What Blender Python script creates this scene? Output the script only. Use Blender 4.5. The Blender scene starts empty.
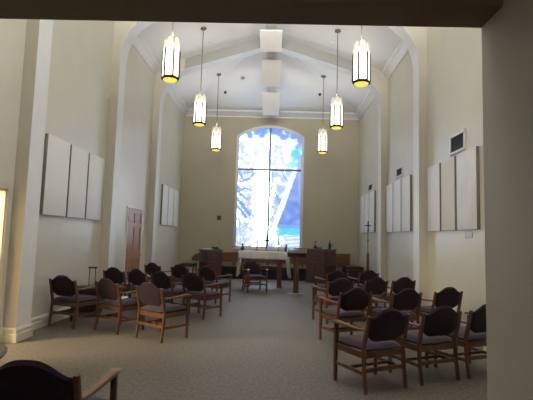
import bpy, bmesh, math, random
from mathutils import Vector, Matrix, noise
random.seed(7)
C = bpy.context.scene.collection
PI = math.pi
# ---------------------------------------------------------------- measured dimensions (metres)
WL, WR, FAR, XC = -3.79, 3.348, 17.35, -0.222
RIDGE, SLOPE, HIP_Y = 7.85, 0.317, 12.9
HIP_S = (RIDGE - (RIDGE - SLOPE * (WR - XC))) / (FAR - HIP_Y)
SPRING = RIDGE - SLOPE * (WR - XC)

# ---------------------------------------------------------------- materials
def mat(name, col, rough=.6, spec=.4, metal=0., var=.0, scale=6., bump=0., bscale=80., stretch=None, col2=None, emit=None, estr=0., sheen=0., coat=0.):
    m = bpy.data.materials.new(name); m.use_nodes = True
    nt = m.node_tree; N = nt.nodes; L = nt.links
    b = N['Principled BSDF']
    b.inputs['Base Color'].default_value = (*col, 1)
    b.inputs['Roughness'].default_value = rough
    b.inputs['Specular IOR Level'].default_value = spec
    b.inputs['Metallic'].default_value = metal
    if sheen: b.inputs['Sheen Weight'].default_value = sheen; b.inputs['Sheen Roughness'].default_value = .5
    if coat: b.inputs['Coat Weight'].default_value = coat; b.inputs['Coat Roughness'].default_value = .25
    tc = N.new('ShaderNodeTexCoord'); src = tc.outputs['Object']
    if stretch:
        mp = N.new('ShaderNodeMapping'); mp.inputs['Scale'].default_value = stretch
        L.new(src, mp.inputs['Vector']); src = mp.outputs['Vector']
    if var or col2:
        n = N.new('ShaderNodeTexNoise'); n.inputs['Scale'].default_value = scale; n.inputs['Detail'].default_value = 6
        L.new(src, n.inputs['Vector'])
        r = N.new('ShaderNodeValToRGB')
        a = col2 if col2 else tuple(max(0, c * (1 - var)) for c in col)
        z = col if col2 else tuple(min(1, c * (1 + var)) for c in col)
        r.color_ramp.elements[0].position = .3; r.color_ramp.elements[0].color = (*a, 1)
        r.color_ramp.elements[1].position = .7; r.color_ramp.elements[1].color = (*z, 1)
        L.new(n.outputs['Fac'], r.inputs['Fac']); L.new(r.outputs['Color'], b.inputs['Base Color'])
    if bump:
        n2 = N.new('ShaderNodeTexNoise'); n2.inputs['Scale'].default_value = bscale; n2.inputs['Detail'].default_value = 3
        L.new(src, n2.inputs['Vector'])
        bp = N.new('ShaderNodeBump'); bp.inputs['Strength'].default_value = bump; bp.inputs['Distance'].default_value = .01
        L.new(n2.outputs['Fac'], bp.inputs['Height']); L.new(bp.outputs['Normal'], b.inputs['Normal'])
    if emit:
        b.inputs['Emission Color'].default_value = (*emit, 1); b.inputs['Emission Strength'].default_value = estr
    return m

M = {}
M['wall'] = mat('beige wall paint', (.67, .635, .53), .34, .7, var=.03, scale=1.5, bump=.04, bscale=60)
M['farwall'] = mat('tan far wall paint', (.53, .475, .345), .5, .4, var=.03, scale=1.5, bump=.04, bscale=60)
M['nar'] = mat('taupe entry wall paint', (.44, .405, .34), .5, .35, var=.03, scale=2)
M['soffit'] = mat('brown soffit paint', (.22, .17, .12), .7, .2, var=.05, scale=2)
M['ceil'] = mat('white ceiling paint', (.90, .90, .90), .75, .2, var=.02, scale=1)
M['trim'] = mat('white trim paint', (.80, .80, .78), .4, .5, var=.02, scale=3)
M['ribface'] = mat('beige pilaster face paint', (.60, .56, .46), .5, .4, var=.03, scale=2)
M['beamface_shade'] = mat('white beam paint greyed as shade', (.38, .375, .35), .7, .2, var=.02)  # beams are white; the grey paints in shade on their faces
M['carpet'] = mat('taupe carpet', (.172, .142, .104), .56, .5, col2=(.062, .051, .035), scale=26, bump=.6, bscale=200, sheen=.08)
M['wood'] = mat('cherry stained wood', (.15, .058, .027), .38, .5, col2=(.085, .03, .014), scale=5, stretch=(8, 8, 1.2), coat=.15)
M['armwood'] = mat('cherry armrest wood with painted sheen', (.20, .10, .05), .3, .5, col2=(.13, .06, .03), scale=5, stretch=(8, 1.2, 8), coat=.25)  # lighter than the chair wood: top reflection is put into the colour
M['fabric'] = mat('plum upholstery', (.058, .038, .052), .85, .2, var=.25, scale=40, bump=.3, bscale=200, sheen=.15)
M['backfab'] = mat('burgundy upholstery', (.030, .017, .025), .85, .15, var=.25, scale=40, bump=.3, bscale=200, sheen=.08)
M['oak'] = mat('oak door wood', (.46, .21, .09), .32, .5, col2=(.33, .14, .06), scale=4, stretch=(6, 6, .7), coat=.3)
M['cab'] = mat('dark red cabinet wood', (.13, .060, .048), .35, .5, col2=(.08, .036, .028), scale=4, stretch=(7, 7, .8), coat=.2)
M['board'] = mat('brown backboard wood', (.22, .10, .045), .4, .5, col2=(.15, .065, .03), scale=4, stretch=(.8, 7, 7), coat=.2)
M['dark'] = mat('dark bronze metal', (.03, .024, .018), .45, .5, metal=.4, var=.1)
M['rod'] = mat('bronze rod metal', (.20, .16, .11), .4, .5, metal=.5, var=.1)
M['black'] = mat('black plastic', (.012, .012, .013), .45, .5, var=.1)
M['cushion'] = mat('black vinyl cushion', (.02, .02, .022), .4, .5, var=.1)
M['steel'] = mat('brushed steel', (.55, .55, .54), .3, .5, metal=.9, var=.05)
M['brass'] = mat('aged brass', (.35, .22, .09), .35, .5, metal=.9, var=.1)
M['cloth'] = mat('white altar cloth', (.80, .78, .74), .85, .2, var=.03, scale=12, bump=.1, bscale=30)
M['panel'] = mat('off white acoustic fabric', (.86, .85, .83), .45, .4, var=.02, scale=40, bump=.15, bscale=300)
M['panel2'] = mat('cream acoustic fabric', (.76, .72, .64), .5, .4, var=.02, scale=40, bump=.15, bscale=300)
M['panelw'] = mat('patchy white acoustic fabric', (.88, .88, .87), .45, .4, col2=(.78, .77, .75), scale=2.2, bump=.15, bscale=300)
M['paneledge_shade'] = mat('panel edge darkened as shade', (.26, .24, .20), .8, .2, var=.05)  # side faces darkened to paint in the shadowed gaps between panels
M['speaker'] = mat('cream ceiling box paint', (.92, .87, .82), .6, .3, var=.02)
M['speaker2'] = mat('grey cream ceiling box paint', (.80, .76, .70), .6, .3, var=.02)
M['paper'] = mat('white paper', (.78, .78, .76), .7, .3, var=.04, scale=30)
M['louver'] = mat('dark grey louver', (.035, .035, .035), .5, .4, var=.2)
M['base'] = mat('cream baseboard paint', (.66, .61, .49), .4, .5, var=.03)
M['plate'] = mat('white plastic plate', (.78, .77, .74), .4, .5, var=.02)
M['clay'] = mat('brown glazed pot', (.12, .08, .055), .4, .5, var=.2, scale=20)
M['glassw'] = mat('pale smoked glass', (.55, .58, .58), .1, .6, var=.03)
M['disc'] = mat('grey ceiling device plastic', (.30, .30, .29), .5, .4, var=.1)
M['teal'] = mat('dark teal bench skirt and shade', (.018, .022, .024), .6, .3, var=.1)
M['tabletop'] = mat('dark polished table wood', (.05, .024, .014), .2, .6, col2=(.03, .014, .009), scale=4, stretch=(1, 8, 8), coat=.4)

def mat_lantern():
    m = bpy.data.materials.new('lit alabaster glass'); m.use_nodes = True
    nt = m.node_tree; N = nt.nodes; L = nt.links; b = N['Principled BSDF']
    b.inputs['Base Color'].default_value = (.8, .78, .68, 1); b.inputs['Roughness'].default_value = .4
    tc = N.new('ShaderNodeTexCoord'); sx = N.new('ShaderNodeSeparateXYZ'); L.new(tc.outputs['Object'], sx.inputs[0])
    mr = N.new('ShaderNodeMapRange'); mr.inputs[1].default_value = .02; mr.inputs[2].default_value = .82; L.new(sx.outputs['Z'], mr.inputs[0])
    r = N.new('ShaderNodeValToRGB'); e = r.color_ramp.elements
    e[0].position = 0; e[0].color = (1, .95, .80, 1); e[1].position = 1; e[1].color = (.075, .072, .045, 1)
    a = e.new(.55); a.color = (1, .96, .82, 1); a = e.new(.78); a.color = (.12, .115, .075, 1)
    L.new(mr.outputs[0], r.inputs['Fac']); L.new(r.outputs['Color'], b.inputs['Emission Color'])
    b.inputs['Emission Strength'].default_value = 2.7
    return m
M['lantern'] = mat_lantern()
M['amber'] = mat('lit amber glass', (.8, .6, .1), .4, .4, emit=(1, .80, .12), estr=1.0, col2=(.75, .5, .05), scale=20)
M['sidelit'] = mat('side room cream paint', (.75, .66, .48), .6, .3, var=.03)

def mat_glass():
    m = bpy.data.materials.new('backlit stained glass'); m.use_nodes = True
    nt = m.node_tree; N = nt.nodes; L = nt.links; b = N['Principled BSDF']
    b.inputs['Base Color'].default_value = (.05, .05, .06, 1); b.inputs['Roughness'].default_value = .25
    at = N.new('ShaderNodeAttribute'); at.attribute_name = 'glass'
    L.new(at.outputs['Color'], b.inputs['Emission Color']); b.inputs['Emission Strength'].default_value = 1.0
    return m
M['glass'] = mat_glass()

# ---------------------------------------------------------------- mesh helpers
class MB:
    def __init__(s): s.bm = bmesh.new(); s.mi = 0
    def _tag(s, faces):
        for f in faces: f.material_index = s.mi
    def poly(s, pts):
        vs = [s.bm.verts.new(p) for p in pts]; f = s.bm.faces.new(vs); f.material_index = s.mi; return f
    def box(s, lo, hi, bev=0., seg=2, mtx=None):
        r = bmesh.ops.create_cube(s.bm, size=1)['verts']
        for v in r:
            v.co = Vector([(lo[i] + hi[i]) / 2 + v.co[i] * (hi[i] - lo[i]) for i in range(3)])
        fs = {f for v in r for f in v.link_faces}
        s._tag(fs)
        if bev:
            es = list({e for v in r for e in v.link_edges})
            o = bmesh.ops.bevel(s.bm, geom=es, offset=bev, segments=seg, profile=.6, affect='EDGES')
            for f in o['faces']: f.material_index = s.mi
            r = list({v for f in o['faces'] for v in f.verts} | {v for v in r if v.is_valid})
        if mtx: 
            for v in r: v.co = mtx @ v.co
        return s
    def bar(s, a, b, w, d, w2=None, d2=None, up=(0, 1, 0)):
        a, b = Vector(a), Vector(b); t = (b - a).normalized(); u = Vector(up)
        x = t.cross(u).normalized(); y = x.cross(t).normalized()
        w2 = w if w2 is None else w2; d2 = d if d2 is None else d2
        R = [[s.bm.verts.new(p + x * sx * ww / 2 + y * sy * dd / 2) for sx, sy in ((-1, -1), (1, -1), (1, 1), (-1, 1))] for p, ww, dd in ((a, w, d), (b, w2, d2))]
        fs = [s.bm.faces.new(R[0]), s.bm.faces.new(R[1][::-1])]
        for i in range(4): fs.append(s.bm.faces.new([R[0][i], R[1][i], R[1][(i + 1) % 4], R[0][(i + 1) % 4]]))
        s._tag(fs); return s
    def sweep(s, path, secs, up=(1, 0, 0)):
        """sweep rectangles (w along up, d across) along a path"""
        rings = []
        n = len(path); P = [Vector(p) for p in path]
        for i, p in enumerate(P):
            t = (P[min(i + 1, n - 1)] - P[max(i - 1, 0)]).normalized(); x = Vector(up); y = t.cross(x).normalized()
            w, d = secs[i] if isinstance(secs, list) else secs
            b = min(w, d) * .22
            q = [(-w / 2 + b, -d / 2), (w / 2 - b, -d / 2), (w / 2, -d / 2 + b), (w / 2, d / 2 - b), (w / 2 - b, d / 2), (-w / 2 + b, d / 2), (-w / 2, d / 2 - b), (-w / 2, -d / 2 + b)]
            rings.append([s.bm.verts.new(p + x * a + y * c) for a, c in q])
        fs = []
        for A, B in zip(rings, rings[1:]):
            for i in range(8): fs.append(s.bm.faces.new([A[i], A[(i + 1) % 8], B[(i + 1) % 8], B[i]]))
        fs.append(s.bm.faces.new(rings[0][::-1])); fs.append(s.bm.faces.new(rings[-1]))
        s._tag(fs); return s
    def lathe(s, prof, n=20, c=(0, 0, 0), capb=True, capt=True):
        rings = [[s.bm.verts.new((c[0] + r * math.cos(2 * PI * i / n), c[1] + r * math.sin(2 * PI * i / n), c[2] + z)) for i in range(n)] for r, z in prof]
        fs = []
        for A, B in zip(rings, rings[1:]):
            for i in range(n): fs.append(s.bm.faces.new([A[i], A[(i + 1) % n], B[(i + 1) % n], B[i]]))
        if capb: fs.append(s.bm.faces.new(rings[0][::-1]))
        if capt: fs.append(s.bm.faces.new(rings[-1]))
        s._tag(fs); return s
    def tube(s, pts, r, n=8):
        P = [Vector(p) for p in pts]; rings = []
        for i, p in enumerate(P):
            t = (P[min(i + 1, len(P) - 1)] - P[max(i - 1, 0)]).normalized()
            u = Vector((1, 0, 0)) if abs(t.x) < .8 else Vector((0, 1, 0))
            x = t.cross(u).normalized(); y = t.cross(x).normalized()
            rr = r[i] if isinstance(r, (list, tuple)) else r
            rings.append([s.bm.verts.new(p + rr * (x * math.cos(2 * PI * k / n) + y * math.sin(2 * PI * k / n))) for k in range(n)])
        fs = []
        for A, B in zip(rings, rings[1:]):
            for k in range(n): fs.append(s.bm.faces.new([A[k], A[(k + 1) % n], B[(k + 1) % n], B[k]]))
        fs.append(s.bm.faces.new(rings[0][::-1])); fs.append(s.bm.faces.new(rings[-1]))
        s._tag(fs); return s
    def prism(s, pts, axis, a, b):
        """extrude the 2-D polygon pts along axis ('x','y','z') from a to b"""
        def P(p, t):
            return {'x': (t, p[0], p[1]), 'y': (p[0], t, p[1]), 'z': (p[0], p[1], t)}[axis]
        A = [s.bm.verts.new(P(p, a)) for p in pts]; B = [s.bm.verts.new(P(p, b)) for p in pts]
        fs = [s.bm.faces.new(A), s.bm.faces.new(B[::-1])]; n = len(pts)
        for i in range(n): fs.append(s.bm.faces.new([A[i], B[i], B[(i + 1) % n], A[(i + 1) % n]]))
        s._tag(fs); return s
    def grid(s, f, nu, nv):
        V = [[s.bm.verts.new(f(i / nu, j / nv)) for j in range(nv + 1)] for i in range(nu + 1)]
        fs = []
        for i in range(nu):
            for j in range(nv): fs.append(s.bm.faces.new([V[i][j], V[i + 1][j], V[i + 1][j + 1], V[i][j + 1]]))
        s._tag(fs); return V
    def build(s, name, mats, parent=None, loc=(0, 0, 0), smooth=True, recalc=True):
        if recalc: bmesh.ops.recalc_face_normals(s.bm, faces=s.bm.faces[:])
        me = bpy.data.meshes.new(name); s.bm.to_mesh(me); s.bm.free()
        for m in (mats if isinstance(mats, (list, tuple)) else [mats]): me.materials.append(m)
        if smooth and len(me.polygons):
            for p in me.polygons: p.use_smooth = True
            me.set_sharp_from_angle(angle=math.radians(38))
        o = bpy.data.objects.new(name, me); C.objects.link(o); o.location = loc
        if parent: o.parent = parent
        return o

def tag(o, label, cat, group=None, kind=None):
    o['label'] = label; o['category'] = cat
    if group: o['group'] = group
    if kind: o['kind'] = kind
    return o
def thing(name, label, cat, loc=(0, 0, 0), rz=0., group=None):
    o = bpy.data.objects.new(name, None); o.empty_display_size = .1; C.objects.link(o)
    o.location = loc; o.rotation_euler = (0, 0, rz)
    return tag(o, label, cat, group)
def struct(o, label=None):
    o['kind'] = 'structure'
    if label: o['label'] = label
    return o
def dup(root, loc, rz, label, group=None):
    r = root.copy(); C.objects.link(r); r.location = loc; r.rotation_euler = (0, 0, rz); r['label'] = label
    if group: r['group'] = group
    for ch in list(root.children):
        c = ch.copy(); C.objects.link(c); c.parent = r
        for g in list(ch.children):
            d = g.copy(); C.objects.link(d); d.parent = c
    return r

# ---------------------------------------------------------------- room shell
def zc(x, y): return min(RIDGE - SLOPE * abs(x - XC), RIDGE - HIP_S * (y - HIP_Y))
b = MB(); b.box((-8, -3.6, -.2), (4.2, FAR + .6, 0)); struct(b.build('floor', M['carpet'], smooth=False), 'taupe grey carpet floor of the chapel')
# ceiling: two slopes and a hip end
b = MB(); T = .15
e0, e1 = 2.0, FAR
lA, lB, rA, rB = (WL, e0, SPRING), (WL, e1, SPRING), (WR, e0, SPRING), (WR, e1, SPRING)
sl = RIDGE - SLOPE * (XC - WL)
rgA, rgB = (XC, e0, RIDGE), (XC, HIP_Y, RIDGE)
for q in ([lA, rgA, rgB, lB], [rA, rB, rgB, rgA], [lB, rgB, rB]):
    lo = [Vector(p) for p in q]; hi = [p + Vector((0, 0, T)) for p in lo]
    b.poly(lo); b.poly(hi[::-1])
    n = len(q)
    for i in range(n): b.poly([lo[i], hi[i], hi[(i + 1) % n], lo[(i + 1) % n]])
struct(b.build('ceiling', M['ceil'], smooth=False, recalc=True), 'white sloped ceiling hipped at the far end')
# left wall with the doorway into a side room
b = MB(); TH = .25; H = SPRING + .1
D0, D1, DH = 4.95, 6.03, 2.14
b.box((WL - TH, -3.2, 0), (WL, D0, H)); b.box((WL - TH, D0, DH), (WL, D1, H)); b.box((WL - TH, D1, 0), (WL, FAR + .3, H))
struct(b.build('wall_left', M['wall'], smooth=False), 'beige left wall')
b = MB(); b.box((WR, 2.2, 0), (WR + TH, FAR + .3, H)); struct(b.build('wall_right', M['wall'], smooth=False), 'beige right wall')
# far wall with the arched window opening
X0, X1, Z0, ZS, ZA = -1.576, 1.114, 1.16, 5.68, 6.12
cxw = (X0 + X1) / 2; hw = (X1 - X0) / 2; sag = ZA - ZS; RAD = (hw * hw + sag * sag) / (2 * sag); czw = ZA - RAD
def arch(x, inset=0.): return czw + math.sqrt(max(0, (RAD - inset) ** 2 - (x - cxw) ** 2))
b = MB(); yf, yb = FAR, FAR + .28
b.box((WL - .1, yf, 0), (X0, yb, H)); b.box((X1, yf, 0), (WR + .1, yb, H)); b.box((X0, yf, 0), (X1, yb, Z0))
n = 24; xs = [X0 + (X1 - X0) * i / n for i in range(n + 1)]
b.prism([(X0, H)] + [(x, arch(x)) for x in xs] + [(X1, H)], 'y', yf, yb)
struct(b.build('wall_far', M['farwall'], smooth=False), 'tan far wall around the arched window')

# ---- entry area the camera stands in: low ceiling, header, right jamb
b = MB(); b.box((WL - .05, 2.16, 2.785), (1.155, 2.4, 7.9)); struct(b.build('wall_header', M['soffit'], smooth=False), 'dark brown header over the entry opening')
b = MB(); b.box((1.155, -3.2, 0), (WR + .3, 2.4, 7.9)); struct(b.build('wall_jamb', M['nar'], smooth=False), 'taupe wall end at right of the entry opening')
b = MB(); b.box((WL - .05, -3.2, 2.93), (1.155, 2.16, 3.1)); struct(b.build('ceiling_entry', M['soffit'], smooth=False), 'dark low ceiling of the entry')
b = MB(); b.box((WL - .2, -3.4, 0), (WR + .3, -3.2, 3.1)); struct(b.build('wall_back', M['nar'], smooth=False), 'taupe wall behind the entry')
# ---- side room beyond the left doorway
b = MB(); sx0 = -7.4
b.box((sx0 - .1, 3.0, 0), (sx0, 8.2, 2.9)); b.box((sx0, 2.9, 0), (WL - TH, 3.0, 2.9)); b.box((sx0, 8.2, 0), (WL - TH, 8.3, 2.9)); b.box((sx0, 3.0, 2.8), (WL - TH, 8.2, 2.9))
struct(b.build('wall_side_room', M['sidelit'], smooth=False), 'cream walls of the lit side room')
b = MB(); cw = .09
for y0, y1, z0, z1 in ((D0 - cw, D0, 0, DH + cw), (D1, D1 + cw, 0, DH + cw), (D0, D1, DH, DH + cw)):
    b.box((WL - .002, y0, z0), (WL + .025, y1, z1), .006)
b.box((WL - TH, D1 - .02, 0), (WL, D1, DH)); b.box((WL - TH, D0, 0), (WL, D0 + .02, DH)); b.box((WL - TH, D0, DH - .02), (WL, D1, DH))
struct(b.build('trim_doorway', M['base'], smooth=False), 'cream casing of the lit doorway in the left wall')

# ---- three transverse frames: pilasters, curved haunches and sloping beams
def half(side):
    w = WL if side < 0 else WR; s = -side
    xi = w + s * .195
    P0, P1, P2 = (xi, 5.45), (xi, 6.30), (xi + s * .72, 0)
    P2 = (P2[0], RIDGE - SLOPE * abs(P2[0] - XC) - .33)
    pts = [(xi, 0.0)]
    for i in range(15):
        t = i / 14
        pts.append(tuple((1 - t) ** 2 * P0[k] + 2 * t * (1 - t) * P1[k] + t * t * P2[k] for k in (0, 1)))
    return pts
def frame(y, num):
    b = MB(); L_, R_ = half(-1), half(1)
    inner = L_ + [(XC, RIDGE - .33)] + R_[::-1]
    def out(p):
        x, z = p
        if abs(x - WL) < .2: return (WL - .02, z)
        if abs(x - WR) < .2: return (WR + .02, z)
        return (x, RIDGE - SLOPE * abs(x - XC) + .03)
    outer = [out(p) for p in inner]
    y1 = y + .377
    for i in range(len(inner) - 1):
        a, c = inner[i], inner[i + 1]; oa, oc = outer[i], outer[i + 1]
        if abs(oa[0] - oc[0]) > .5 and False: continue
        if oa[0] <= WL and oc[0] > WL: quads = [a, c, oc, (WL - .02, oc[1]), oa]
        elif oc[0] >= WR and oa[0] < WR: quads = [a, c, oc, (WR + .02, oa[1]), oa]
        else: quads = [a, c, oc, oa]
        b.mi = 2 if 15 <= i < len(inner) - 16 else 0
        b.poly([(p[0], y, p[1]) for p in quads]); b.poly([(p[0], y1, p[1]) for p in quads[::-1]])
        b.mi = 1
        b.poly([(a[0], y, a[1]), (a[0], y1, a[1]), (c[0], y1, c[1]), (c[0], y, c[1])])
    o = b.build('trim_%d' % num, [M['ribface'], M['trim'], M['beamface_shade']], smooth=False, recalc=False)
    struct(o, ('nearest', 'middle', 'farthest')[num - 1] + ' transverse frame of pilasters, curved haunches and sloping beams')
    o.data.validate()
FY = (6.18, 9.489, 12.882)
for i, y in enumerate(FY): frame(y, i + 1)

# ---- crown moulding
def crown_prof(s=1): return [(0, 0), (.03, 0), (.035, .05), (.08, .09), (.14, .17), (.2, .2), (.205, .26), (0, .30)]
b = MB()
segs = [(2.4, FY[0])] + [(FY[i] + .377, FY[i + 1]) for i in range(2)] + [(FY[2] + .377, FAR)]
for a, c in segs: b.prism([(WL + d, 6.46 + h) for d, h in crown_prof()], 'y', a, c)
struct(b.build('trim_crown_left', M['trim']), 'white crown moulding along the left wall')
b = MB()
for a, c in segs: b.prism([(WR - d, 6.46 + h) for d, h in crown_prof()], 'y', a, c)
struct(b.build('trim_crown_right', M['trim']), 'white crown moulding along the right wall')
b = MB(); b.prism([(FAR - d, 6.46 + h) for d, h in crown_prof()], 'x', WL, WR)
struct(b.build('trim_crown_far', M['trim']), 'white crown moulding along the far wall')
# ---- baseboards (two steps), stepping round the pilasters
bp = [(0, 0), (.03, 0), (.03, .11), (.024, .12), (.024, .165), (.012, .19), (0, .2)]
def baseboard(side):
    b = MB(); w = WL if side < 0 else WR; s = -side
    ss = [(D1 + cw, FY[0])] + [(FY[0] + .377, FY[1])] + [(FY[1] + .377, 11.05 if side < 0 else FY[2])] + ([(12.42, FY[2])] if side < 0 else []) + [(FY[2] + .377, FAR)]
    if side < 0: ss.append((2.4, D0 - cw))
    else: ss[0] = (2.4, FY[0])
    for a, c in ss: b.prism([(w + s * d, h) for d, h in bp], 'y', a, c)
    for y in FY:
        xi = w + s * .195
        b.prism([(xi + s * d, h) for d, h in bp], 'y', y - .03, y + .407)
        for ya, sg in ((y, -1), (y + .377, 1)):
            b.prism([(ya + sg * d, h) for d, h in bp], 'x', min(w, xi), max(w, xi))
    return b
struct(baseboard(-1).build('baseboard_left', M['base'], smooth=False), 'cream two-step baseboard of the left wall')
struct(baseboard(1).build('baseboard_right', M['base'], smooth=False), 'cream two-step baseboard of the right wall')
b = MB(); b.prism([(FAR - d, h) for d, h in bp], 'x', WL, WR); struct(b.build('baseboard_far', M['base'], smooth=False), 'cream baseboard of the far wall')

# ---- stained glass window
win = struct(bpy.data.objects.new('window_1', None), 'tall arched stained glass window in the far wall'); C.objects.link(win)
GY = FAR + .10
def glass_colour(u, v):
    """u 0..66 from the left, v 0..121 from the top"""
    W = 8.0
    def nz(s, o=0): return noise.noise(Vector((u / s + o, v / s + o * 1.7, o)))
    col = Vector((W * .74, W, W * 1.36))
    def mix(c, k):
        nonlocal col
        k = max(0, min(1, k)) ** .42; col = Vector([max(1e-3, col[i]) ** (1 - k) * max(1e-3, c[i]) ** k for i in range(3)])
    def ell(cx, cy, rx, ry, soft=.35): 
        d = math.sqrt(((u - cx) / rx) ** 2 + ((v - cy) / ry) ** 2) + nz(4, 3) * .35
        return max(0, min(1, (1 + soft - d) / (2 * soft)))
    def seg(x0, y0, x1, y1, w):
        dx, dy = x1 - x0, y1 - y0; t = max(0, min(1, ((u - x0) * dx + (v - y0) * dy) / (dx * dx + dy * dy)))
        d = math.hypot(u - x0 - t * dx, v - y0 - t * dy) + nz(5, 9) * .5
        return max(0, min(1, (w - d) / .8 + .5))
    pale = (.56, .68, 1.0); mid = (.18, .34, .82); peri = (.17, .30, .80); cyan = (.10, .62, .85); lav = (.50, .55, .95); dk = (.10, .12, .30)
    # leaded cells: pale joints and faintly tinted pieces
    q = Vector((u / 6.5 + nz(9, 2) * .5, v / 8.5 + nz(9, 6) * .5, .5))
    dist, pos = noise.voronoi(q, distance_metric='DISTANCE', exponent=2.5)
    edge = max(0, 1 - (dist[1] - dist[0]) * 7)
    zone = 1.0
    zone = .8
    if v < 44: zone = .55
    if 17 < u < 34: zone = .2 if v > 44 else .35
    tint = noise.noise(pos[0] * 3.7)
    if tint > .05: mix((.72, .86, 1.1), min(1, tint * 2.2) * .8 * zone)
    if tint < -.22: mix((.45, .58, 1.0), .35 * zone)
    mix((.34, .46, .88), edge * .8 * zone)
    k = 1 - min(1, abs(nz(5, 5)) * 8); mix((.45, .56, .95), max(0, k) * .5 * zone)
    # top band of blue pieces
    for c in ((12, 9, 3, 3), (20, 5, 4, 3), (27, 4, 4, 4), (24, 9, 3, 2), (39, 4, 6, 4.5), (46, 10, 4, 3), (34, 2, 3, 3), (57, 9, 5, 3), (50, 5, 3, 2.5), (63, 13, 3, 3)): mix(peri if c[0] > 30 else mid, ell(*c) * .85)
    for c in ((5, 20, 2, 3), (4, 33, 2, 2), (18, 25, 2, 4), (42, 20, 3, 2), (38, 35, 2, 6), (45, 30, 2, 5)): mix(pale, ell(*c) * .7)
    mix(lav, seg(6, 36, 20, 37, .5) * .5)
    mix(cyan, ell(59, 27, 5, 5.5)); mix((.25, .75, .95), ell(57, 38, 5, 4)); mix(mid, ell(62, 19, 3, 3) * .6)
    mix(pale, ell(48, 38, 4, 5) * .4)
    # lower left: curls and bands
    for s in ((2, 46, 6, 52, 1.2), (3, 56, 12, 53, 1.0), (12, 53, 18, 47, 1.0), (8, 47, 16, 46, .7), (2, 66, 9, 62, .9), (9, 62, 17, 65, .8), (20, 50, 22, 58, .6)): mix(mid, seg(*s) * .8)
    for s in ((1, 72, 14, 88, 1.6), (0, 78, 11, 91, 1.1), (4, 68, 12, 74, .8), (2, 60, 4, 70, .8)): mix(mid, seg(*s) * .75)
    for s in ((12, 68, 12, 84, .7), (16, 84, 22, 99, .9), (22, 99, 30, 98, .7), (4, 92, 6, 116, .8), (2, 100, 3, 118, .7), (9, 96, 14, 102, .8), (14, 60, 14, 74, .5)): mix(lav, seg(*s) * .7)
    mix((1.1, .65, .8), ell(11, 77, 1.6, 2.2) * .8)
    for c in ((8, 106, 3, 3), (17, 103, 3, 2), (12, 113, 3, 2)): mix(pale, ell(*c) * .7)
    # right of the mullion: joined segments beside a white diagonal
    for c in ((38, 48, 4, 3), (47, 52, 4, 4.5), (52, 46, 3, 4), (44, 62, 4, 4), (42, 74, 3.5, 4)): mix((.35, .52, .98), ell(*c) * .85)
    for s in ((36, 45, 34, 70, .6), (36, 92, 40, 84, .6), (39, 66, 44, 76, .5), (36, 80, 41, 82, .6), (36, 99, 42, 99, .5), (45, 45, 52, 56, .5)): mix(peri, seg(*s) * .7)
    for c in ((40, 82, 2.6, 4), (38, 94, 2.4, 3.5)): mix(pale, ell(*c) * .8)
    # diagonal band
    def diag(v): return 60 - (v - 44) * (60 - 42) / (98 - 44)
    if 40 < v < 100:
        d = u - diag(v)
        if d > 0:
            top = (.13, .28, .80)
            k = max(0, min(1, (v - 44) / 20)) if v < 64 else 1
            base = Vector(top).lerp(Vector((.20, .34, .84)), max(0, min(1, .5 + nz(9, 4))))
            if 66 < v < 96: base = base.lerp(Vector((.38, .46, .93)), max(0, nz(6, 8) + .15))
            if d < 66: mix(base, min(1, d / 1.2))
        elif d > -4.8: col = Vector((W, W, W)); mix(mid, max(0, 1 - abs(d + .2) / .8) * .6); mix(dk, max(0, 1 - abs(d + 4.8) / .7) * .5)
        if v < 48 and d < 0 and d > -6: mix(pale, .4)
    if 28 < v < 47 and u > 60: mix((.2, .4, .85), min(1, (u - 60) / 2) * .75)
    # sea bands
    if u > 42 and v >= 97:
        if v < 101: mix((.22, .45, .92), .9)
        elif v < 108 + nz(6, 2) * 3: mix((.12, .70, .88), .92 * min(1, (u - 42) / 4))
        elif u > 50: mix((.75, .88, 1.05), .75); mix((.2, .5, .9), max(0, 1 - abs(math.sin((v + u * .12) * .9)) * 2.4) * .8)
    # centre figure kept white
    mix((W, W, W), ell(26, 72, 8.5, 34, .15) * .93)
    mix((.30, .42, .9), ell(63, 55, 1.5, 20) * .6)
    # lead lines along the border
    if u < 1.2 or u > 65: mix((.55, .62, .9), .6)
    return col
b = MB(); nu, nv = 100, 176; cols = []
def gpt(s, t):
    x = X0 + .02 + (X1 - X0 - .04) * s; top = arch(x) - .01
    z = Z0 + .01 + (top - Z0 - .01) * t
    return (x, GY, z)
b.grid(gpt, nu, nv)
go = b.build('stained_glass', M['glass'], win, smooth=False, recalc=False)
ca = go.data.color_attributes.new('glass', 'FLOAT_COLOR', 'POINT')
pxm = 66 / (X1 - X0)
for i, v in enumerate(go.data.vertices):
    c = glass_colour((v.co.x - X0) * pxm, (ZA - v.co.z) / (ZA - Z0) * 121)
    ca.data[i].color = (c.x, c.y, c.z, 1)
# frame (arched rim), mullion, transom, sill
b = MB(); fw = .075; m_ = 24
ins = lambda x: X0 + fw + (x - X0) * (X1 - X0 - 2 * fw) / (X1 - X0)
y0, y1 = FAR - .035, FAR + .13
b.box((X0 - .03, y0, Z0), (X0 + fw, y1, ZS + .005)); b.box((X1 - fw, y0, Z0), (X1 + .03, y1, ZS + .005)); b.box((X0 - .03, y0, Z0 - .02), (X1 + .03, y1, Z0 + fw))
xo = [X0 - .03 + (X1 - X0 + .06) * i / m_ for i in range(m_ + 1)]
up_ = [(x, czw + math.sqrt((RAD + .03) ** 2 - (x - cxw) ** 2)) for x in xo]
lo_ = [(ins(x), czw + math.sqrt((RAD - fw) ** 2 - (ins(x) - cxw) ** 2)) for x in xs]
for i in range(m_):
    b.prism([lo_[i], up_[i], up_[i + 1], lo_[i + 1]], 'y', y0, y1)
b.build('window_frame', M['trim'], win, smooth=False)
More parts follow.
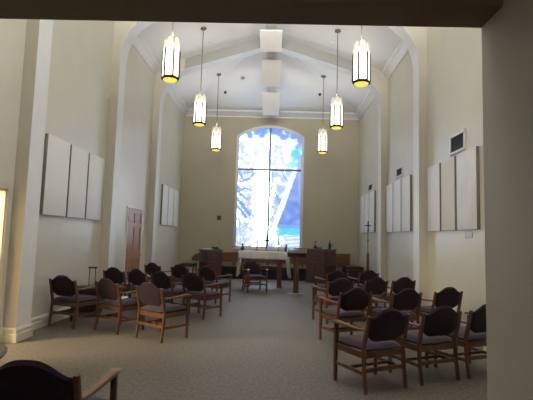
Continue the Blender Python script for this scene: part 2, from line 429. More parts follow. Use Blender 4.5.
M['lead'] = mat('grey violet window bar paint', (.24, .24, .30), .5, .4, var=.05)
xm = -.235
b = MB(); b.box((xm - .035, FAR, Z0 + fw), (xm + .035, FAR + .12, arch(xm) - fw + .02)); b.build('mullion', M['lead'], win, smooth=False)
b = MB(); b.box((X0 + fw, FAR + .005, 4.30), (X1 - fw, FAR + .115, 4.37)); b.build('transom', M['lead'], win, smooth=False)
b = MB(); b.box((X0 - .06, FAR - .10, Z0 - .06), (X1 + .06, FAR + .02, Z0 - .015), .008); b.build('window_sill', M['trim'], win, smooth=False)

# ---- oak six-panel door in the left wall
dr = struct(bpy.data.objects.new('door_1', None), 'six-panel oak door in the left wall'); C.objects.link(dr)
dy0, dy1, dh = 11.09, 12.31, 2.255
b = MB()
for ya, yb_, za, zb in ((dy0 - .035, dy0, 0, dh + .035), (dy1, dy1 + .035, 0, dh + .035), (dy0, dy1, dh, dh + .035)): b.box((WL - .01, ya, za), (WL + .03, yb_, zb), .006)
b.build('door_casing', M['trim'], dr, smooth=False)
b = MB(); xf = WL + .028
st = .11; mid_ = (dy0 + dy1) / 2
ys = [(dy0 + .01, dy0 + .01 + st), (mid_ - st / 2, mid_ + st / 2), (dy1 - .01 - st, dy1 - .01)]
for ya, yb_ in ys: b.box((WL - .01, ya, .01), (xf, yb_, dh - .01))
rails = [(.01, .24), (.88, 1.13), (1.76, 1.87), (dh - .12, dh - .01)]
for (a0, a1) in ((ys[0][1], ys[1][0]), (ys[1][1], ys[2][0])):
    for za, zb in rails: b.box((WL - .01, a0, za), (xf, a1, zb))
    for (za, zb) in ((.24, .88), (1.13, 1.76), (1.87, dh - .12)):
        b.box((WL - .01, a0, za), (WL + .008, a1, zb)); b.box((WL, a0 + .035, za + .035), (WL + .018, a1 - .035, zb - .035), .012)
b.build('door_leaf', M['oak'], dr, smooth=False)
for z in (.25, 1.1, 1.92):
    b = MB(); b.box((xf - .005, dy0 + .002, z), (xf + .008, dy0 + .03, z + .1)); b.tube([(xf + .006, dy0 + .004, z - .005), (xf + .006, dy0 + .004, z + .105)], .008); b.build('hinge', M['dark'], dr)
b = MB(); b.tube([(xf, dy1 - .07, 1.0), (xf + .045, dy1 - .07, 1.0), (xf + .05, dy1 - .15, 1.0)], .011); b.tube([(xf, dy1 - .07, 1.0), (xf + .006, dy1 - .07, 1.0)], .028, 14)
o = b.build('door_handle', M['brass'], dr)

# ---------------------------------------------------------------- chairs
def make_chair(label):
    t = thing('armchair', label, 'chair', group='armchairs facing the altar')
    wood, arm = M['wood'], M['armwood']
    # seat cushion, crowned, rounded
    def seat():
        b = MB(); nu, nv = 14, 14
        def f(sgn):
            def g(u, v):
                x, y = (u * 2 - 1), (v * 2 - 1)
                fx = x * .262; fy = .018 + y * .262
                e = (1 - abs(x) ** 6) * (1 - abs(y) ** 6)
                e = max(0, e) ** .4
                z = .435 + (e * .045 + e * .012 * (1 - x * x) * (1 - y * y) if sgn > 0 else -e * .038)
                return (fx * (1 - .06 * max(0, -y)), fy, z)
            return g
        b.grid(f(1), nu, nv); b.grid(f(-1), nu, nv)
        bmesh.ops.remove_doubles(b.bm, verts=b.bm.verts[:], dist=.0008)
        return b
    seat().build('seat', M['fabric'], t)
    # backrest: arched top with shoulders, curved bottom
    def yb_(z): return -.225 - .10 * max(0, z - .44) / .42
    def back():
        b = MB(); nu, nv = 26, 14; hwid = .252
        def f(sgn):
            def g(u, v):
                x = (u * 2 - 1); ax = abs(x)
                top = .768 + .092 * (.5 * (1 + math.cos(PI * min(1, ax * 1.04) ** 1.45)))
                bot = .508 + .07 * max(0, (ax - .45) / .55) ** 2
                z = bot + (top - bot) * v
                e = max(0, (1 - ax ** 8) * (1 - abs(v * 2 - 1) ** 6)) ** .45
                return (x * hwid, yb_(z) + sgn * (e * .022 + e * .008 * (1 - x * x)), z)
            return g
        b.grid(f(1), nu, nv); b.grid(f(-1), nu, nv)
        bmesh.ops.remove_doubles(b.bm, verts=b.bm.verts[:], dist=.0008)
        return b
    back().build('backrest', M['backfab'], t)
    for s in (-1, 1):
        b = MB(); b.sweep([(s * .272, -.265, 0), (s * .272, -.235, .22), (s * .272, -.222, .44), (s * .272, yb_(.6), .6), (s * .27, yb_(.785), .785)],
                          [(.036, .034), (.038, .042), (.038, .048), (.036, .042), (.034, .032)], (1, 0, 0)); b.build('leg', wood, t)
        b = MB(); b.sweep([(s * .288, .235, 0), (s * .288, .235, .42), (s * .288, .232, .625)], [(.036, .040), (.040, .048), (.038, .046)], (1, 0, 0)); b.build('leg', wood, t)
        b = MB(); pth = [(s * .272, yb_(.64) + .012, .636), (s * .278, -.12, .630), (s * .286, .02, .636), (s * .292, .16, .648), (s * .292, .25, .648), (s * .290, .285, .634)]
        b.sweep(pth, [(.036, .026), (.044, .026), (.054, .026), (.068, .028), (.070, .028), (.054, .02)], (1, 0, 0)); b.build('armrest', arm, t)
        b = MB(); b.bar((s * .276, -.235, .20), (s * .286, .23, .20), .026, .034, up=(0, 0, 1)); b.build('stretcher', wood, t)
    b = MB(); b.bar((-.27, -.236, .225), (.27, -.236, .225), .022, .042, up=(0, 0, 1)); b.build('stretcher', wood, t)
    b = MB(); b.bar((-.28, .02, .20), (.28, .02, .20), .022, .03, up=(0, 0, 1)); b.build('stretcher', wood, t)
    b = MB()
    b.box((-.265, -.235, .345), (.265, -.212, .41)); b.box((-.28, .22, .345), (.28, .244, .415))
    for s in (-1, 1): b.bar((s * .275, -.22, .38), (s * .282, .23, .38), .022, .065, up=(0, 0, 1))
    b.build('seat_frame', wood, t)
    return t
# back-top positions and angle; centre is .26 m ahead of the back
CH = [
 (-3.46, 7.20, -20, 'dark plum armchair against left wall in the nearest left row, rolling case beyond it'),
 (-2.64, 6.98, -32, 'burgundy-backed armchair second from the left wall, nearest left row'),
 (-1.83, 6.53, -33, 'burgundy-backed armchair at the aisle end of the nearest left row'),
 (-3.36, 9.22, -22, 'dark armchair closest to the left wall in the second left row'),
 (-2.80, 9.02, -32, 'dark armchair in front of the oak door, second left row'),
 (-2.20, 8.62, -33, 'dark armchair one seat in from the aisle, second left row'),
 (-1.53, 8.42, -32, 'dark armchair at the aisle end of the second left row'),
 (-3.10, 11.25, -30, 'dark armchair by the left wall in the left row nearest the altar'),
 (-2.30, 10.80, -30, 'dark armchair in the middle of the left row nearest the altar'),
 (-1.56, 10.40, -34, 'dark armchair at the aisle end of the left row nearest the altar'),
 (1.23, 4.68, 28, 'dark plum armchair at the aisle end of the nearest right row, largest there'),
 (1.92, 5.02, 25, 'dark plum armchair in the middle of the nearest right row'),
 (2.56, 5.30, 24, 'dark armchair partly hidden behind the taupe entry wall at right'),
 (1.25, 6.62, 24, 'dark armchair at the aisle end of the second right row'),
 (2.07, 6.80, 24, 'dark armchair in the middle of the second right row'),
 (2.84, 7.15, 22, 'dark armchair against the right wall in the second right row'),
 (1.29, 8.32, 24, 'dark armchair at the aisle end of the third right row'),
 (2.04, 8.68, 26, 'dark armchair in the middle of the third right row'),
 (2.66, 8.95, 22, 'dark armchair by the right wall in the third right row'),
 (1.52, 10.30, 22, 'dark armchair at the aisle end of the right row nearest the altar'),
 (2.35, 10.74, 22, 'dark armchair before the processional cross, right row nearest the altar'),
]
ch0 = None; used = 0
def place(bx, by, deg, label, group='armchairs facing the altar'):
    global ch0
    a = math.radians(deg); loc = (bx - .29 * math.sin(a), by + .29 * math.cos(a), 0)
    if ch0 is None:
        ch0 = make_chair(label); ch0.location = loc; ch0.rotation_euler = (0, 0, a); o = ch0
    else: o = dup(ch0, loc, a, label)
    if group: o['group'] = group
    elif 'group' in o: del o['group']
    return o
for c in CH: place(*c)
place(-.64, 13.15, 203, 'dark armchair facing the room in front of the altar table', None)
place(-1.32, 2.43, 0, 'dark armchair in the near left corner, seen closest to the camera', None)

# ---------------------------------------------------------------- pendant lanterns
def make_lantern(label, loc, top):
    t = thing('pendant_lantern', label, 'pendant lamp', loc, 0, 'lantern pendants over the aisle')
    drop = top - loc[2]
    b = MB(); b.lathe([(.018, -.07), (.03, -.06), (.075, -.035), (.085, -.005), (.085, .0)], 18, (0, 0, drop)); b.build('canopy', M['rod'], t)
    b = MB(); b.tube([(0, 0, .83), (0, 0, drop - .05)], .011, 8); b.lathe([(.0, .80), (.03, .81), (.03, .84), (.012, .88)], 10, capb=False); b.build('rod', M['rod'], t)
    R = .14
    for k in range(6):
        a = k * PI / 3 + PI / 6
        def f(u, v, a=a):
            s = (u * 2 - 1); hwid = .063
            # bulging panel with a rounded top lobe that leans inward
            z = .05 + v * (.72 + .05 * math.sqrt(max(0, 1 - s * s)))
            w = hwid
            r = R + .016 * (1 - s * s)
            lean = max(0, (z - .62) / .2); r -= .022 * lean * lean
            w *= (1 - .10 * lean * lean)
            x, y = r, s * w
            return (x * math.cos(a) - y * math.sin(a), x * math.sin(a) + y * math.cos(a), z)
        b = MB(); b.grid(f, 10, 20); b.build('glass_panel', M['lantern'], t)
        a2 = a + PI / 6; rr = .165
        p = lambda z, r: (r * math.cos(a2), r * math.sin(a2), z)
        b = MB(); b.tube([p(.04, rr), p(.54, rr), p(.60, rr - .004)], [.017, .016, .006], 8); b.build('bar', M['dark'], t)
    b = MB(); b.lathe([(.135, .0), (.17, .0), (.18, .02), (.17, .05), (.135, .055)], 6, (0, 0, 0), False, False)
    b.build('bottom_ring', M['dark'], t, smooth=False)
    b = MB(); b.lathe([(.02, -.032), (.08, -.028), (.12, -.018), (.138, .005)], 24, (0, 0, 0), True, False); b.build('diffuser', M['amber'], t)
    return t
LZ = 4.555
lant = None
names = {(0, 0): 'lit lantern pendant nearest the camera on the left, largest of the left three', (0, 1): 'middle lit lantern pendant of the left row', (0, 2): 'smallest lit lantern pendant of the left row, nearest the window',
         (1, 0): 'lit lantern pendant nearest the camera on the right, largest of the right three', (1, 1): 'middle lit lantern pendant of the right row', (1, 2): 'smallest lit lantern pendant of the right row, nearest the window'}
for s, x in ((0, -2.08), (1, 1.60)):
    for k, y in enumerate((8.1, 11.4, 14.75)):
        if lant is None: lant = make_lantern(names[s, k], (x, y, LZ), zc(x, y) + .0)
        else: dup(lant, (x, y, LZ), 0, names[s, k])

# ---------------------------------------------------------------- ceiling boxes on a raceway along the ridge
rw = thing('ceiling_raceway', 'narrow white raceway along the ridge between the ceiling boxes', 'raceway', (XC, 0, 0))
b = MB(); b.box((-.16, 6.6, 7.62), (.16, FY[2], 7.80), .01); b.build('duct', M['trim'], rw)
b = MB(); zz = lambda y: RIDGE - HIP_S * (y - HIP_Y)
b.prism([(FY[2] + .377, zz(FY[2] + .377) - .16), (17.2, zz(17.2) - .16), (17.2, zz(17.2) + .02), (FY[2] + .377, zz(FY[2] + .377) + .02)], 'x', -.16, .16); b.build('duct', M['trim'], rw)
def cbox(y0, y1, k0, k1, w, m, label):
    z0, z1 = 1.55 + k0 * y0, 1.55 + k1 * y1; L = math.hypot(y1 - y0, z1 - z0)
    t = thing('ceiling_box', label, 'ceiling box', (XC - .01, y0, z0), 0, 'cream boxes under the ridge'); t.rotation_euler = (math.atan2(z1 - z0, y1 - y0), 0, 0)
    b = MB(); b.box((-w / 2, 0, 0), (w / 2, L, .06), .012); b.build('box_body', m, t)
    b = MB(); ym = (y0 + y1) / 2; dz = zc(XC, ym) - (z0 + z1) / 2
    b.box((-.14, L * .3, .058), (.14, L * .7, dz * .92 if dz > .2 else .12)); b.build('hanger', M['trim'], t, smooth=False)
cbox(11.9, 12.75, .4965, .4446, .645, M['speaker'], 'cream rectangular ceiling box nearest the camera, top of the three')
cbox(13.6, 14.6, .4244, .3600, .615, M['speaker2'], 'greyish rectangular ceiling box in the middle of the three')
cbox(15.2, 16.1, .3430, .2895, .62, M['speaker'], 'cream rectangular ceiling box nearest the window, lowest of the three')
# ceiling devices
def device(x, y, r, h, m, name, label, cat, grp=None):
    z = zc(x, y); b = MB(); b.lathe([(r * .5, -h), (r * .9, -h * .7), (r, 0), (r, .03)], 14)
    o = b.build(name, m, None, (x, y, z - .012)); tag(o, label, cat, grp)
device(-1.98, 16.0, .05, .06, M['black'], 'sprinkler_head', 'small dark sprinkler head on the ceiling, left side', 'sprinkler')
device(1.60, 16.0, .05, .06, M['black'], 'sprinkler_head', 'small dark sprinkler head on the ceiling, right side', 'sprinkler')
device(-1.26, 15.1, .075, .05, M['disc'], 'smoke_detector', 'grey round smoke detector on the ceiling left of the boxes', 'smoke detector')
device(-2.02, 12.2, .06, .03, M['plate'], 'ceiling_downlight', 'small white round ceiling fitting at left near the beam', 'downlight')
device(1.54, 12.2, .06, .03, M['plate'], 'ceiling_downlight', 'small white round ceiling fitting at right near the beam', 'downlight')

# ---------------------------------------------------------------- acoustic panels, vents, plates on the walls
def wpanel(side, y0, y1, z0, z1, m, label, tilt=0.):
    b = MB(); w = WL if side < 0 else WR; s = -side
    lo, hi = sorted((w, w + s * .06))
    lo, hi = (w + .001, w + .06) if side < 0 else (w - .06, w - .001)
    b.box((lo, y0 + .028, z0), (hi, y1 - .028, z1), .008)
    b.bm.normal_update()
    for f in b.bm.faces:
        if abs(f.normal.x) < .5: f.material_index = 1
    o = b.build('mounted_acoustic_panel', [m, M['paneledge_shade']]); tag(o, label, 'acoustic panel', ('acoustic panels on the left wall' if side < 0 else 'acoustic panels on the right wall'))
    return o
LP = [(6.89, 7.72), (7.72, 8.50), (8.50, 9.27)]
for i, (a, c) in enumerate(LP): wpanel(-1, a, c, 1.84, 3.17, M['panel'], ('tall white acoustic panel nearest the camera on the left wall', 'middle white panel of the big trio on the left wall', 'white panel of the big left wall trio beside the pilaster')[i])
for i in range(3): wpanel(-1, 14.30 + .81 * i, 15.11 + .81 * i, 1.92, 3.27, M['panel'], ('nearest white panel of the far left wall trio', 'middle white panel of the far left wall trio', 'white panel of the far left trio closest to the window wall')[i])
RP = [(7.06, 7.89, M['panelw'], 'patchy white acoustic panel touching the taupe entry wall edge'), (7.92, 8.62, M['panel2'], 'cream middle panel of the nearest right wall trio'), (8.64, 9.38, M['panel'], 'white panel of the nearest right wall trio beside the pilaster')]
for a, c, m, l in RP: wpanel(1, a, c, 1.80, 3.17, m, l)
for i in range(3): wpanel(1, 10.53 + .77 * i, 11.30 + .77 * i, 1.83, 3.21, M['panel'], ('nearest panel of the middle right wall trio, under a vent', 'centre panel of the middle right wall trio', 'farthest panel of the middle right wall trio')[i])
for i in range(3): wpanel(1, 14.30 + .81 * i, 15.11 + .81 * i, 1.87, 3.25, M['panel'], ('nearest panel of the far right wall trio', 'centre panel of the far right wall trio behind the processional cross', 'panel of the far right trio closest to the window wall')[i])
def vent(y0, y1, z0, z1, label):
    t = thing('wall_vent', label, 'vent', (WR, (y0 + y1) / 2, z0), 0, 'vents on the right wall'); hy = (y1 - y0) / 2; h = z1 - z0; f = .05
    b = MB()
    for a, c, e, g in ((-hy, -hy + f, 0, h), (hy - f, hy, 0, h), (-hy + f, hy - f, 0, f), (-hy + f, hy - f, h - f, h)): b.box((-.03, a, e), (.0, c, g), .004)
    b.build('vent_frame', M['plate'], t, smooth=False)
    b = MB(); b.box((-.004, -hy + f, f), (-.001, hy - f, h - f)); n = 6
    for i in range(n):
        z = f + (h - 2 * f) * (i + .5) / n; b.bar((-.012, -hy + f, z), (-.012, hy - f, z), .022, .006, up=(-.7, 0, .7))
    b.build('louver', M['louver'], t, smooth=False)
vent(7.58, 8.24, 3.22, 3.59, 'dark louvered vent with white frame, nearest and largest on the right wall')
vent(11.30, 11.90, 3.30, 3.58, 'dark louvered vent above the middle right wall panels')
vent(14.76, 15.42, 3.30, 3.58, 'dark louvered vent above the far right wall panels')
b = MB(); b.box((WR - .008, 7.38, 1.66), (WR, 7.66, 1.76), .003); tag(b.build('wall_plate', M['plate']), 'blank white plate below the patchy panel on the right wall', 'wall plate')
t = thing('light_switch', 'white light switch plate beside the oak door', 'light switch', (WL, 12.60, 1.60))
b = MB(); b.box((0, -.045, 0), (.008, .045, .15), .003); b.build('switch_plate', M['plate'], t)
b = MB(); b.box((.008, -.012, .045), (.016, .012, .105), .002); b.build('rocker', M['plate'], t)
t = thing('mounted_thermostat', 'small brown thermostat box on the far wall left of the window', 'thermostat', (-2.21, FAR, 2.24))
M['thermo'] = mat('brown thermostat plastic', (.10, .075, .05), .5, .4, var=.1)
b = MB(); b.box((-.085, -.035, 0), (.085, 0, .18), .01); b.build('thermostat_body', M['thermo'], t)
b = MB(); b.box((-.05, -.037, .07), (.05, -.034, .14), .0); b.build('display', M['black'], t, smooth=False)

# ---------------------------------------------------------------- chancel furniture
# altar table on two pedestals
TX, TY, TZ = -.30, 14.45, 1.135
t = thing('altar_table', 'wooden altar table on two posts under the white cloth', 'table', (TX, TY, 0))
b = MB(); b.box((-.80, -.38, TZ - .09), (.80, .38, TZ - .012), .006); b.build('tabletop', M['wood'], t)
for s in (-1, 1):
    b = MB(); b.box((s * .515 - .075, -.36, .05), (s * .515 + .075, -.2, TZ - .09), .008); b.box((s * .515 - .075, .2, .05), (s * .515 + .075, .36, TZ - .09), .008); b.box((s * .515 - .085, -.40, 0), (s * .515 + .085, .40, .05), .008); b.build('leg', M['wood'], t)
b = MB(); b.box((-.44, -.03, .52), (.44, .03, .66), .006); b.build('stretcher', M['wood'], t)
def cloth():
    b = MB(); n = 40; hx, hy = .815, .395
    # perimeter-following skirt: front/back short, the two ends long with soft folds
    def top(u, v): return (-hx + 2 * hx * u, -hy + 2 * hy * v, TZ + .001 * math.sin(u * 40))
    b.grid(top, 30, 10)
    def side(s):
        def f(u, v):
            y = -hy - .01 + (2 * hy + .02) * u
            fold = math.sin(u * PI * 5 + s) * .022 * v + .03 * v + .015 * math.sin(u * 23) * v
            return (s * (hx + fold + .035 * v * (1 - abs(2 * u - 1))), y * (1 + .03 * v), TZ - (.80 + .03 * math.sin(u * 9)) * v)
        return f
    for s in (-1, 1): b.grid(side(s), 36, 12)
    def front(s):
        def f(u, v):
            x = -hx + 2 * hx * u
            return (x, s * (hy + .008 * math.sin(u * 50) * v + .012 * v), TZ - .245 * v)
        return f
    for s in (-1, 1): b.grid(front(s), 60, 4)
    # triangular corner folds between the front skirt and the ends
    for s in (-1, 1):
        for q in (-1, 1):
            p = [(s * hx, q * hy, TZ), (s * (hx - .10), q * (hy + .015), TZ - .25), (s * (hx - .02), q * (hy + .035), TZ - .80), (s * (hx + .07), q * (hy + .01), TZ - .82)]
            b.poly(p)
    bmesh.ops.remove_doubles(b.bm, verts=b.bm.verts[:], dist=.001)
    o = b.build('altar_cloth', M['cloth'], None, (TX, TY, 0)); m = o.modifiers.new('thick', 'SOLIDIFY'); m.thickness = .006; m.offset = 1
    return tag(o, 'white cloth over the altar table, long drops at both ends', 'altar cloth')
cloth()
ZT = TZ + .008
t = thing('altar_cross', 'slim dark standing cross in the middle of the altar', 'cross', (-.235, 14.55, ZT))
b = MB(); b.lathe([(.075, 0), (.075, .015), (.04, .03), (.018, .06), (.012, .08)], 14); b.build('base', M['brass'], t)
b = MB(); b.box((-.02, -.012, .07), (.02, .012, .52), .003); b.box((-.11, -.014, .33), (.11, .014, .375), .003); b.build('cross_bars', M['wood'], t)
def candlestick(x, label):
    t = thing('candlestick', label, 'candlestick', (x, 14.5, ZT), 0, 'candlesticks on the altar')
    b = MB(); b.lathe([(.05, 0), (.05, .012), (.02, .025), (.014, .05), (.014, .27), (.022, .28), (.022, .30)], 12); b.build('stand', M['brass'], t)
    b = MB(); b.lathe([(.016, .30), (.016, .42), (.002, .43)], 10); b.build('candle', M['cloth'], t)
candlestick(-.54, 'thin candlestick on the altar left of the cross'); candlestick(.165, 'thin candlestick on the altar right of the cross')
def pot(x, label):
    t = thing('altar_vase', label, 'vase', (x, 14.42, ZT), 0, 'vases on the altar ends')
    b = MB(); b.lathe([(.04, 0), (.06, .03), (.062, .08), (.045, .12), (.055, .145)], 16); b.build('vase', M['clay'], t)
    b = MB(); random.seed(int(x * 100))
    for i in range(14):
        a = random.random() * 6.28; r = random.random() * .06
        b.tube([(0, 0, .12), (r * .6 * math.cos(a), r * .6 * math.sin(a), .18), (r * math.cos(a), r * math.sin(a), .20 + random.random() * .06)], [.004, .010, .003], 5)
    b.build('stems', M['thermo'], t)
pot(-1.02, 'small brown vase on the left end of the altar'); pot(.42, 'small brown vase on the right end of the altar')
# lectern
t = thing('lectern', 'slender wooden lectern with dark slanted top beside the altar', 'lectern', (.665, 12.48, 0))
b = MB(); b.box((-.075, -.06, .04), (.075, .06, 1.10), .008); b.build('post', M['wood'], t)
b = MB(); b.box((-.24, -.05, 0), (.24, .05, .035), .006); b.box((-.05, -.22, 0), (.05, .22, .034), .006); b.build('base', M['steel'], t)
b = MB(); mt = Matrix.Translation((0, .02, 1.20)) @ Matrix.Rotation(math.radians(22), 4, 'X')
b.box((-.265, -.20, -.075), (.265, .20, .035), .008, mtx=mt); b.box((-.265, -.215, -.06), (.265, -.2, .06), .004, mtx=mt); b.build('reading_desk', M['tabletop'], t)

# corner cabinets turned toward the middle
def cabinet(corner, ang, w1, w2, h, label, front_drawers):
    """corner = front vertical edge; w1 runs left-back, w2 right-back"""
    t = thing('cabinet', label, 'cabinet', (corner[0], corner[1], 0), ang)
    b = MB(); b.box((-w1, 0, 0), (0, w2, h - .045), .006); b.build('carcass', M['cab'], t, smooth=False)
    b = MB(); b.box((-w1 - .03, -.03, h - .045), (.03, w2 + .03, h), .008); b.build('worktop', M['cabtop'], t, smooth=False)
    n = 2
    for i in range(n):
        a, c = -w1 + .03 + (w1 - .06) * i / n + .01, -w1 + .03 + (w1 - .06) * (i + 1) / n - .01
        b = MB(); b.box((a, -.02, .10), (c, -.001, h - .10), .005); b.box((a + .07, -.027, .17), (c - .07, -.019, h - .17), .006); d = b.build('door', M['cab'], t, smooth=False)
        b = MB(); xk = c - .035 if i == 0 else a + .035; b.tube([(xk, -.02, h * .6), (xk, -.05, h * .6)], [.008, .014], 8); b.build('knob', M['brass'], d)
    if front_drawers:
        for i in range(4):
            z0 = .10 + (h - .2) * i / 4 + .008; z1 = .10 + (h - .2) * (i + 1) / 4 - .008
            b = MB(); b.box((.001, .04, z0), (.02, w2 - .04, z1), .005); d = b.build('drawer', M['cab'], t, smooth=False)
            b = MB(); b.tube([(.02, w2 * .35, (z0 + z1) / 2), (.045, w2 * .35, (z0 + z1) / 2), (.045, w2 * .65, (z0 + z1) / 2), (.02, w2 * .65, (z0 + z1) / 2)], .007, 6); b.build('handle', M['brass'], d)
    else:
        b = MB(); b.box((.001, .04, .10), (.018, w2 - .04, h - .10), .005); b.build('side_panel', M['cab'], t, smooth=False)
M['cabtop'] = mat('grey worktop laminate', (.16, .145, .15), .3, .5, var=.08, scale=30)
cabinet((1.88, 15.7), -math.radians(40), .84, .70, 1.24, 'tall dark red cabinet right of the altar with black items on top', False)
cabinet((-2.40, 15.7), -math.radians(50), .50, .66, 1.10, 'dark red cabinet with drawers left of the altar, papers on top', True)
# items on the right cabinet
def cabpos(c, ang, x, y): a = ang; return (c[0] + x * math.cos(a) - y * math.sin(a), c[1] + x * math.sin(a) + y * math.cos(a))
q = cabpos((1.88, 15.7), -math.radians(40), -.50, .22)
t = thing('microphone', 'black gooseneck microphone on a wide base on the right cabinet', 'microphone', (q[0], q[1], 1.24))
b = MB(); b.box((-.17, -.09, 0), (.15, .09, .045), .015); b.lathe([(.07, .04), (.06, .09), (.02, .11)], 12, (-.08, 0, 0)); b.build('base', M['black'], t)
b = MB(); b.tube([(-.08, 0, .09), (-.11, 0, .17), (-.10, -.01, .24), (-.05, -.02, .26)], [.012, .012, .014, .03], 8); b.build('gooseneck', M['black'], t)
q = cabpos((1.88, 15.7), -math.radians(40), -.06, .36)
b = MB(); b.lathe([(.045, 0), (.05, .02), (.05, .16), (.02, .22), (.018, .28), (.022, .30)], 14); tag(b.build('bottle', M['black'], None, (q[0], q[1], 1.24)), 'dark bottle on the right cabinet beside the glass bowl', 'bottle')
q = cabpos((1.88, 15.7), -math.radians(40), -.12, .56)
b = MB(); b.lathe([(.05, 0), (.05, .01), (.015, .03), (.015, .08), (.06, .11), (.12, .18), (.135, .24), (.125, .24), (.05, .12)], 18, capt=False); tag(b.build('glass_bowl', M['glassw'], None, (q[0], q[1], 1.24)), 'pale footed glass bowl on the right cabinet', 'bowl')
# items on the left cabinet
aL = -math.radians(50); cL = (-2.40, 15.7)
q = cabpos(cL, aL, -.26, .18)
t = thing('open_book', 'white open book lying on the left cabinet', 'book', (q[0], q[1], 1.10), aL)
for s in (-1, 1):
    b = MB(); b.grid(lambda u, v, s=s: (s * .19 * u, -.15 + .3 * v, .012 + .035 * math.sin(u * 2.6) * (1 - u * .3)), 8, 4); b.grid(lambda u, v, s=s: (s * .19 * u, -.15 + .3 * v, .002), 2, 2); b.build('page_block', M['paper'], t)
q = cabpos(cL, aL, -.25, .50)
b = MB(); b.box((-.13, -.10, 0), (.13, .10, .07), .012); b.box((-.10, -.08, .07), (.11, .06, .10), .01); tag(b.build('hymnal_stack', M['black'], None, (q[0], q[1], 1.10)), 'black binder lying behind the open book on the left cabinet', 'binder')
q = cabpos(cL, aL, -.05, .55)
t = thing('microphone', 'thin gooseneck microphone standing on the left cabinet', 'microphone', (q[0], q[1], 1.10))
b = MB(); b.lathe([(.05, 0), (.05, .02), (.015, .03)], 12); b.build('base', M['black'], t)
b = MB(); b.tube([(0, 0, .02), (.01, 0, .2), (.0, 0, .34), (-.02, -.01, .40)], [.006, .005, .005, .011], 8); b.build('gooseneck', M['black'], t)
# wooden backboard along the far wall with black benches at its ends
b = MB()
pts = [(-3.22, .62), (-3.22, .74), (-3.10, .86), (-2.9, .93), (-2.7, .96), (3.02, 1.04), (3.02, .58)]
b.prism(pts, 'y', FAR - .10, FAR - .035)
for x in (-1.55, -.2, 1.15): b.box((x - .03, FAR - .12, .45), (x + .03, FAR - .10, .99))
tag(b.build('wall_backboard', M['board'], None), 'long brown wooden backboard low along the far wall', 'backboard')
def bench(x0, x1, y0, y1, h, label, skirt=False):
    t = thing('bench', label, 'bench', ((x0 + x1) / 2, (y0 + y1) / 2, 0)); hx = (x1 - x0) / 2; hy = (y1 - y0) / 2
    b = MB(); b.box((-hx, -hy, h - .09), (hx, hy, h), .02); b.build('cushion', M['cushion'], t)
    b = MB(); b.box((-hx + .02, -hy + .02, h - .13), (hx - .02, hy - .02, h - .09)); b.build('seat_frame', M['wood'], t, smooth=False)
    if skirt: b = MB(); b.box((-hx + .03, -hy + .03, .02), (hx - .03, hy - .03, h - .13)); b.build('under_bench_dark', M['teal'], t, smooth=False)
    for sx in (-1, 1):
        for sy in (-1, 1): b = MB(); b.box((sx * (hx - .05) - .025, sy * (hy - .05) - .025, 0), (sx * (hx - .05) + .025, sy * (hy - .05) + .025, h - .13), .004); b.build('leg', M['wood'], t, smooth=False)
bench(-3.36, -2.84, 15.75, 16.5, .58, 'black cushioned bench in the far left corner beside the cabinet')
bench(2.66, 3.30, 16.0, 17.1, .62, 'black cushioned bench in the far right corner behind the chairs', True)
t = thing('wall_bench', 'long low dark bench under the backboard behind the altar', 'bench', (-.2, 16.95, 0))
b = MB(); b.box((-1.98, -.27, .36), (1.55, .25, .46), .02); b.build('cushion', M['cushion'], t)
b = MB(); b.box((-1.95, -.22, 0), (1.52, .22, .36)); b.build('under_bench_dark', M['teal'], t, smooth=False)  # solid dark block stands in for the shadow under the bench
# processional cross near the right wall
t = thing('processional_cross', 'tall slim cross on a wooden pole stand by the right wall', 'cross', (3.13, 14.5, 0))
b = MB(); b.lathe([(.19, 0), (.19, .03), (.08, .06), (.05, .10)], 18); b.build('base', M['wood'], t)
b = MB(); b.lathe([(.045, .09), (.045, 1.13), (.02, 1.19)], 12); b.build('pole', M['wood'], t)
b = MB(); b.lathe([(.014, 1.17), (.014, 1.90)], 10); b.lathe([(.0, 1.575), (.05, 1.59), (.05, 1.60), (.0, 1.615)], 12, capb=False, capt=False); b.build('staff', M['dark'], t)
b = MB(); b.box((-.016, -.012, 1.88), (.016, .012, 2.22), .004); b.box((-.085, -.012, 2.07), (.085, .012, 2.10), .004)
for p in ((-.085, 2.085), (.085, 2.085), (0, 2.22)): b.lathe([(0, -.022), (.022, 0), (0, .022)], 8, (p[0], 0, p[1]), False, False)
b.build('cross_head', M['dark'], t)

# ---------------------------------------------------------------- loose things
# rolling case behind the left chair
t = thing('rolling_suitcase', 'black rolling case with raised handle by the left wall', 'suitcase', (-3.50, 8.32, 0), math.radians(-4))
b = MB(); b.box((-.24, -.14, .05), (.24, .14, .56), .035, 3); b.build('case_body', M['black'], t)
b = MB(); b.tube([(-.06, .12, .55), (-.06, .12, .88)], .009); b.tube([(.06, .12, .55), (.06, .12, .88)], .009); b.build('telescopic_rods', M['dark'], t)
b = MB(); b.box((-.085, .095, .88), (.085, .145, .912), .012); b.build('grip', M['black'], t)
for sx in (-1, 1):
    b = MB(); b.tube([(sx * .19 - .015, .10, .045), (sx * .19 + .015, .10, .045)], .045, 12); b.build('wheel', M['dark'], t)
# round table in the near left corner
t = thing('round_table', 'dark round table at the left edge of the entry', 'table', (-2.335, 2.80, 0))
b = MB(); b.lathe([(.50, .695), (.555, .70), (.57, .715), (.57, .728), (.555, .742), (.0, .742)], 48, capt=False); b.build('tabletop', M['tabletop'], t)
b = MB(); b.lathe([(.06, .04), (.045, .2), (.05, .5), (.07, .66), (.14, .695)], 20); b.build('pedestal', M['wood'], t)
b = MB(); b.box((-.30, -.04, 0), (.30, .04, .05), .012); b.box((-.04, -.30, 0), (.04, .30, .049), .012); b.build('foot', M['wood'], t)
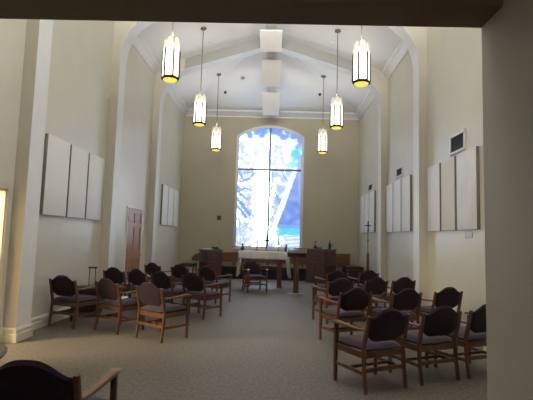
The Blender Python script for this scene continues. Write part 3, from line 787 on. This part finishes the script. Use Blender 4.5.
# leaflets left on seats
def leaflet(ci, dx, dy, label):
    c = CH[ci]; a = math.radians(c[2]); x0, y0 = c[0] - .29 * math.sin(a), c[1] + .29 * math.cos(a)
    b = MB(); b.grid(lambda u, v: (-.07 + .14 * u, -.10 + .20 * v, .006 + .012 * math.sin(u * 3.1)), 8, 3); b.grid(lambda u, v: (-.07 + .14 * u, -.10 + .20 * v, .001), 2, 2)
    o = b.build('leaflet', M['paper'], None, (x0 + dx * math.cos(a) - dy * math.sin(a), y0 + dx * math.sin(a) + dy * math.cos(a), .4945)); o.rotation_euler = (0, 0, a + .4)
    tag(o, label, 'leaflet', 'leaflets left on chairs')
leaflet(1, -.08, .08, 'white leaflet on the seat second from the left wall, nearest row')
leaflet(3, .08, .06, 'white leaflet on the second-row seat closest to the left wall')
leaflet(7, .05, .05, 'white leaflet on the left front-row seat by the wall')
leaflet(19, .1, .05, 'white leaflet on the aisle seat of the right row nearest the altar')

# ---------------------------------------------------------------- light
def lamp(name, kind, loc, energy, col, size=.3, rot=(0, 0, 0), sy=None, spread=PI):
    l = bpy.data.lights.new(name, kind); l.energy = energy; l.color = col
    if kind == 'AREA':
        l.size = size
        l.spread = spread
        if sy: l.shape = 'RECTANGLE'; l.size_y = sy
    else: l.shadow_soft_size = size
    o = bpy.data.objects.new(name, l); C.objects.link(o); o.location = loc; o.rotation_euler = rot; return o
lamp('upper_fill', 'AREA', (-.2, 3.0, 6.3), 335, (1, .98, .95), 5.0, (math.radians(121), 0, 0), 1.6, math.radians(96))  # added fill light, unseen above the header, brightens upper walls and ceiling
for x in (-2.08, 1.60):
    for y in (8.1, 11.4, 14.75):
        l = lamp('lantern_uplight', 'SPOT', (x, y, LZ + .86), 55, (1, .95, .86), .05, (PI, 0, 0)); l.data.spot_size = math.radians(150); l.data.spot_blend = .6
lamp('entry_fill', 'POINT', (-.6, -1.6, 2.5), 30, (1, .94, .85), .25)  # added fill light behind the camera, lifts the jamb and header
lamp('side_room_lamp', 'AREA', (-6.2, 4.4, 2.3), 330, (1, .82, .52), 1.0, (0, math.radians(-62), math.radians(18)))
w = bpy.data.worlds.new('World'); bpy.context.scene.world = w; w.use_nodes = True
w.node_tree.nodes['Background'].inputs[0].default_value = (.6, .7, .9, 1); w.node_tree.nodes['Background'].inputs[1].default_value = .3

# ---------------------------------------------------------------- camera
F = Vector((-.01880601, .99585501, .08898951)); R = Vector((.99946987, .0163589, .02814882)); U = Vector((-.02657637, -.0894717, .99563473))
cd = bpy.data.cameras.new('camera'); cam = bpy.data.objects.new('camera', cd); C.objects.link(cam)
cd.sensor_fit = 'HORIZONTAL'; cd.sensor_width = 36; cd.lens = 36 * 433.38 / 533; cd.clip_start = .05
cam.matrix_world = Matrix(((R.x, U.x, -F.x, 0), (R.y, U.y, -F.y, 0), (R.z, U.z, -F.z, 1.55), (0, 0, 0, 1)))
bpy.context.scene.camera = cam
vs = bpy.context.scene.view_settings
vs.view_transform = 'Standard'; vs.look = 'None'; vs.exposure = 0.0; vs.gamma = 1.0
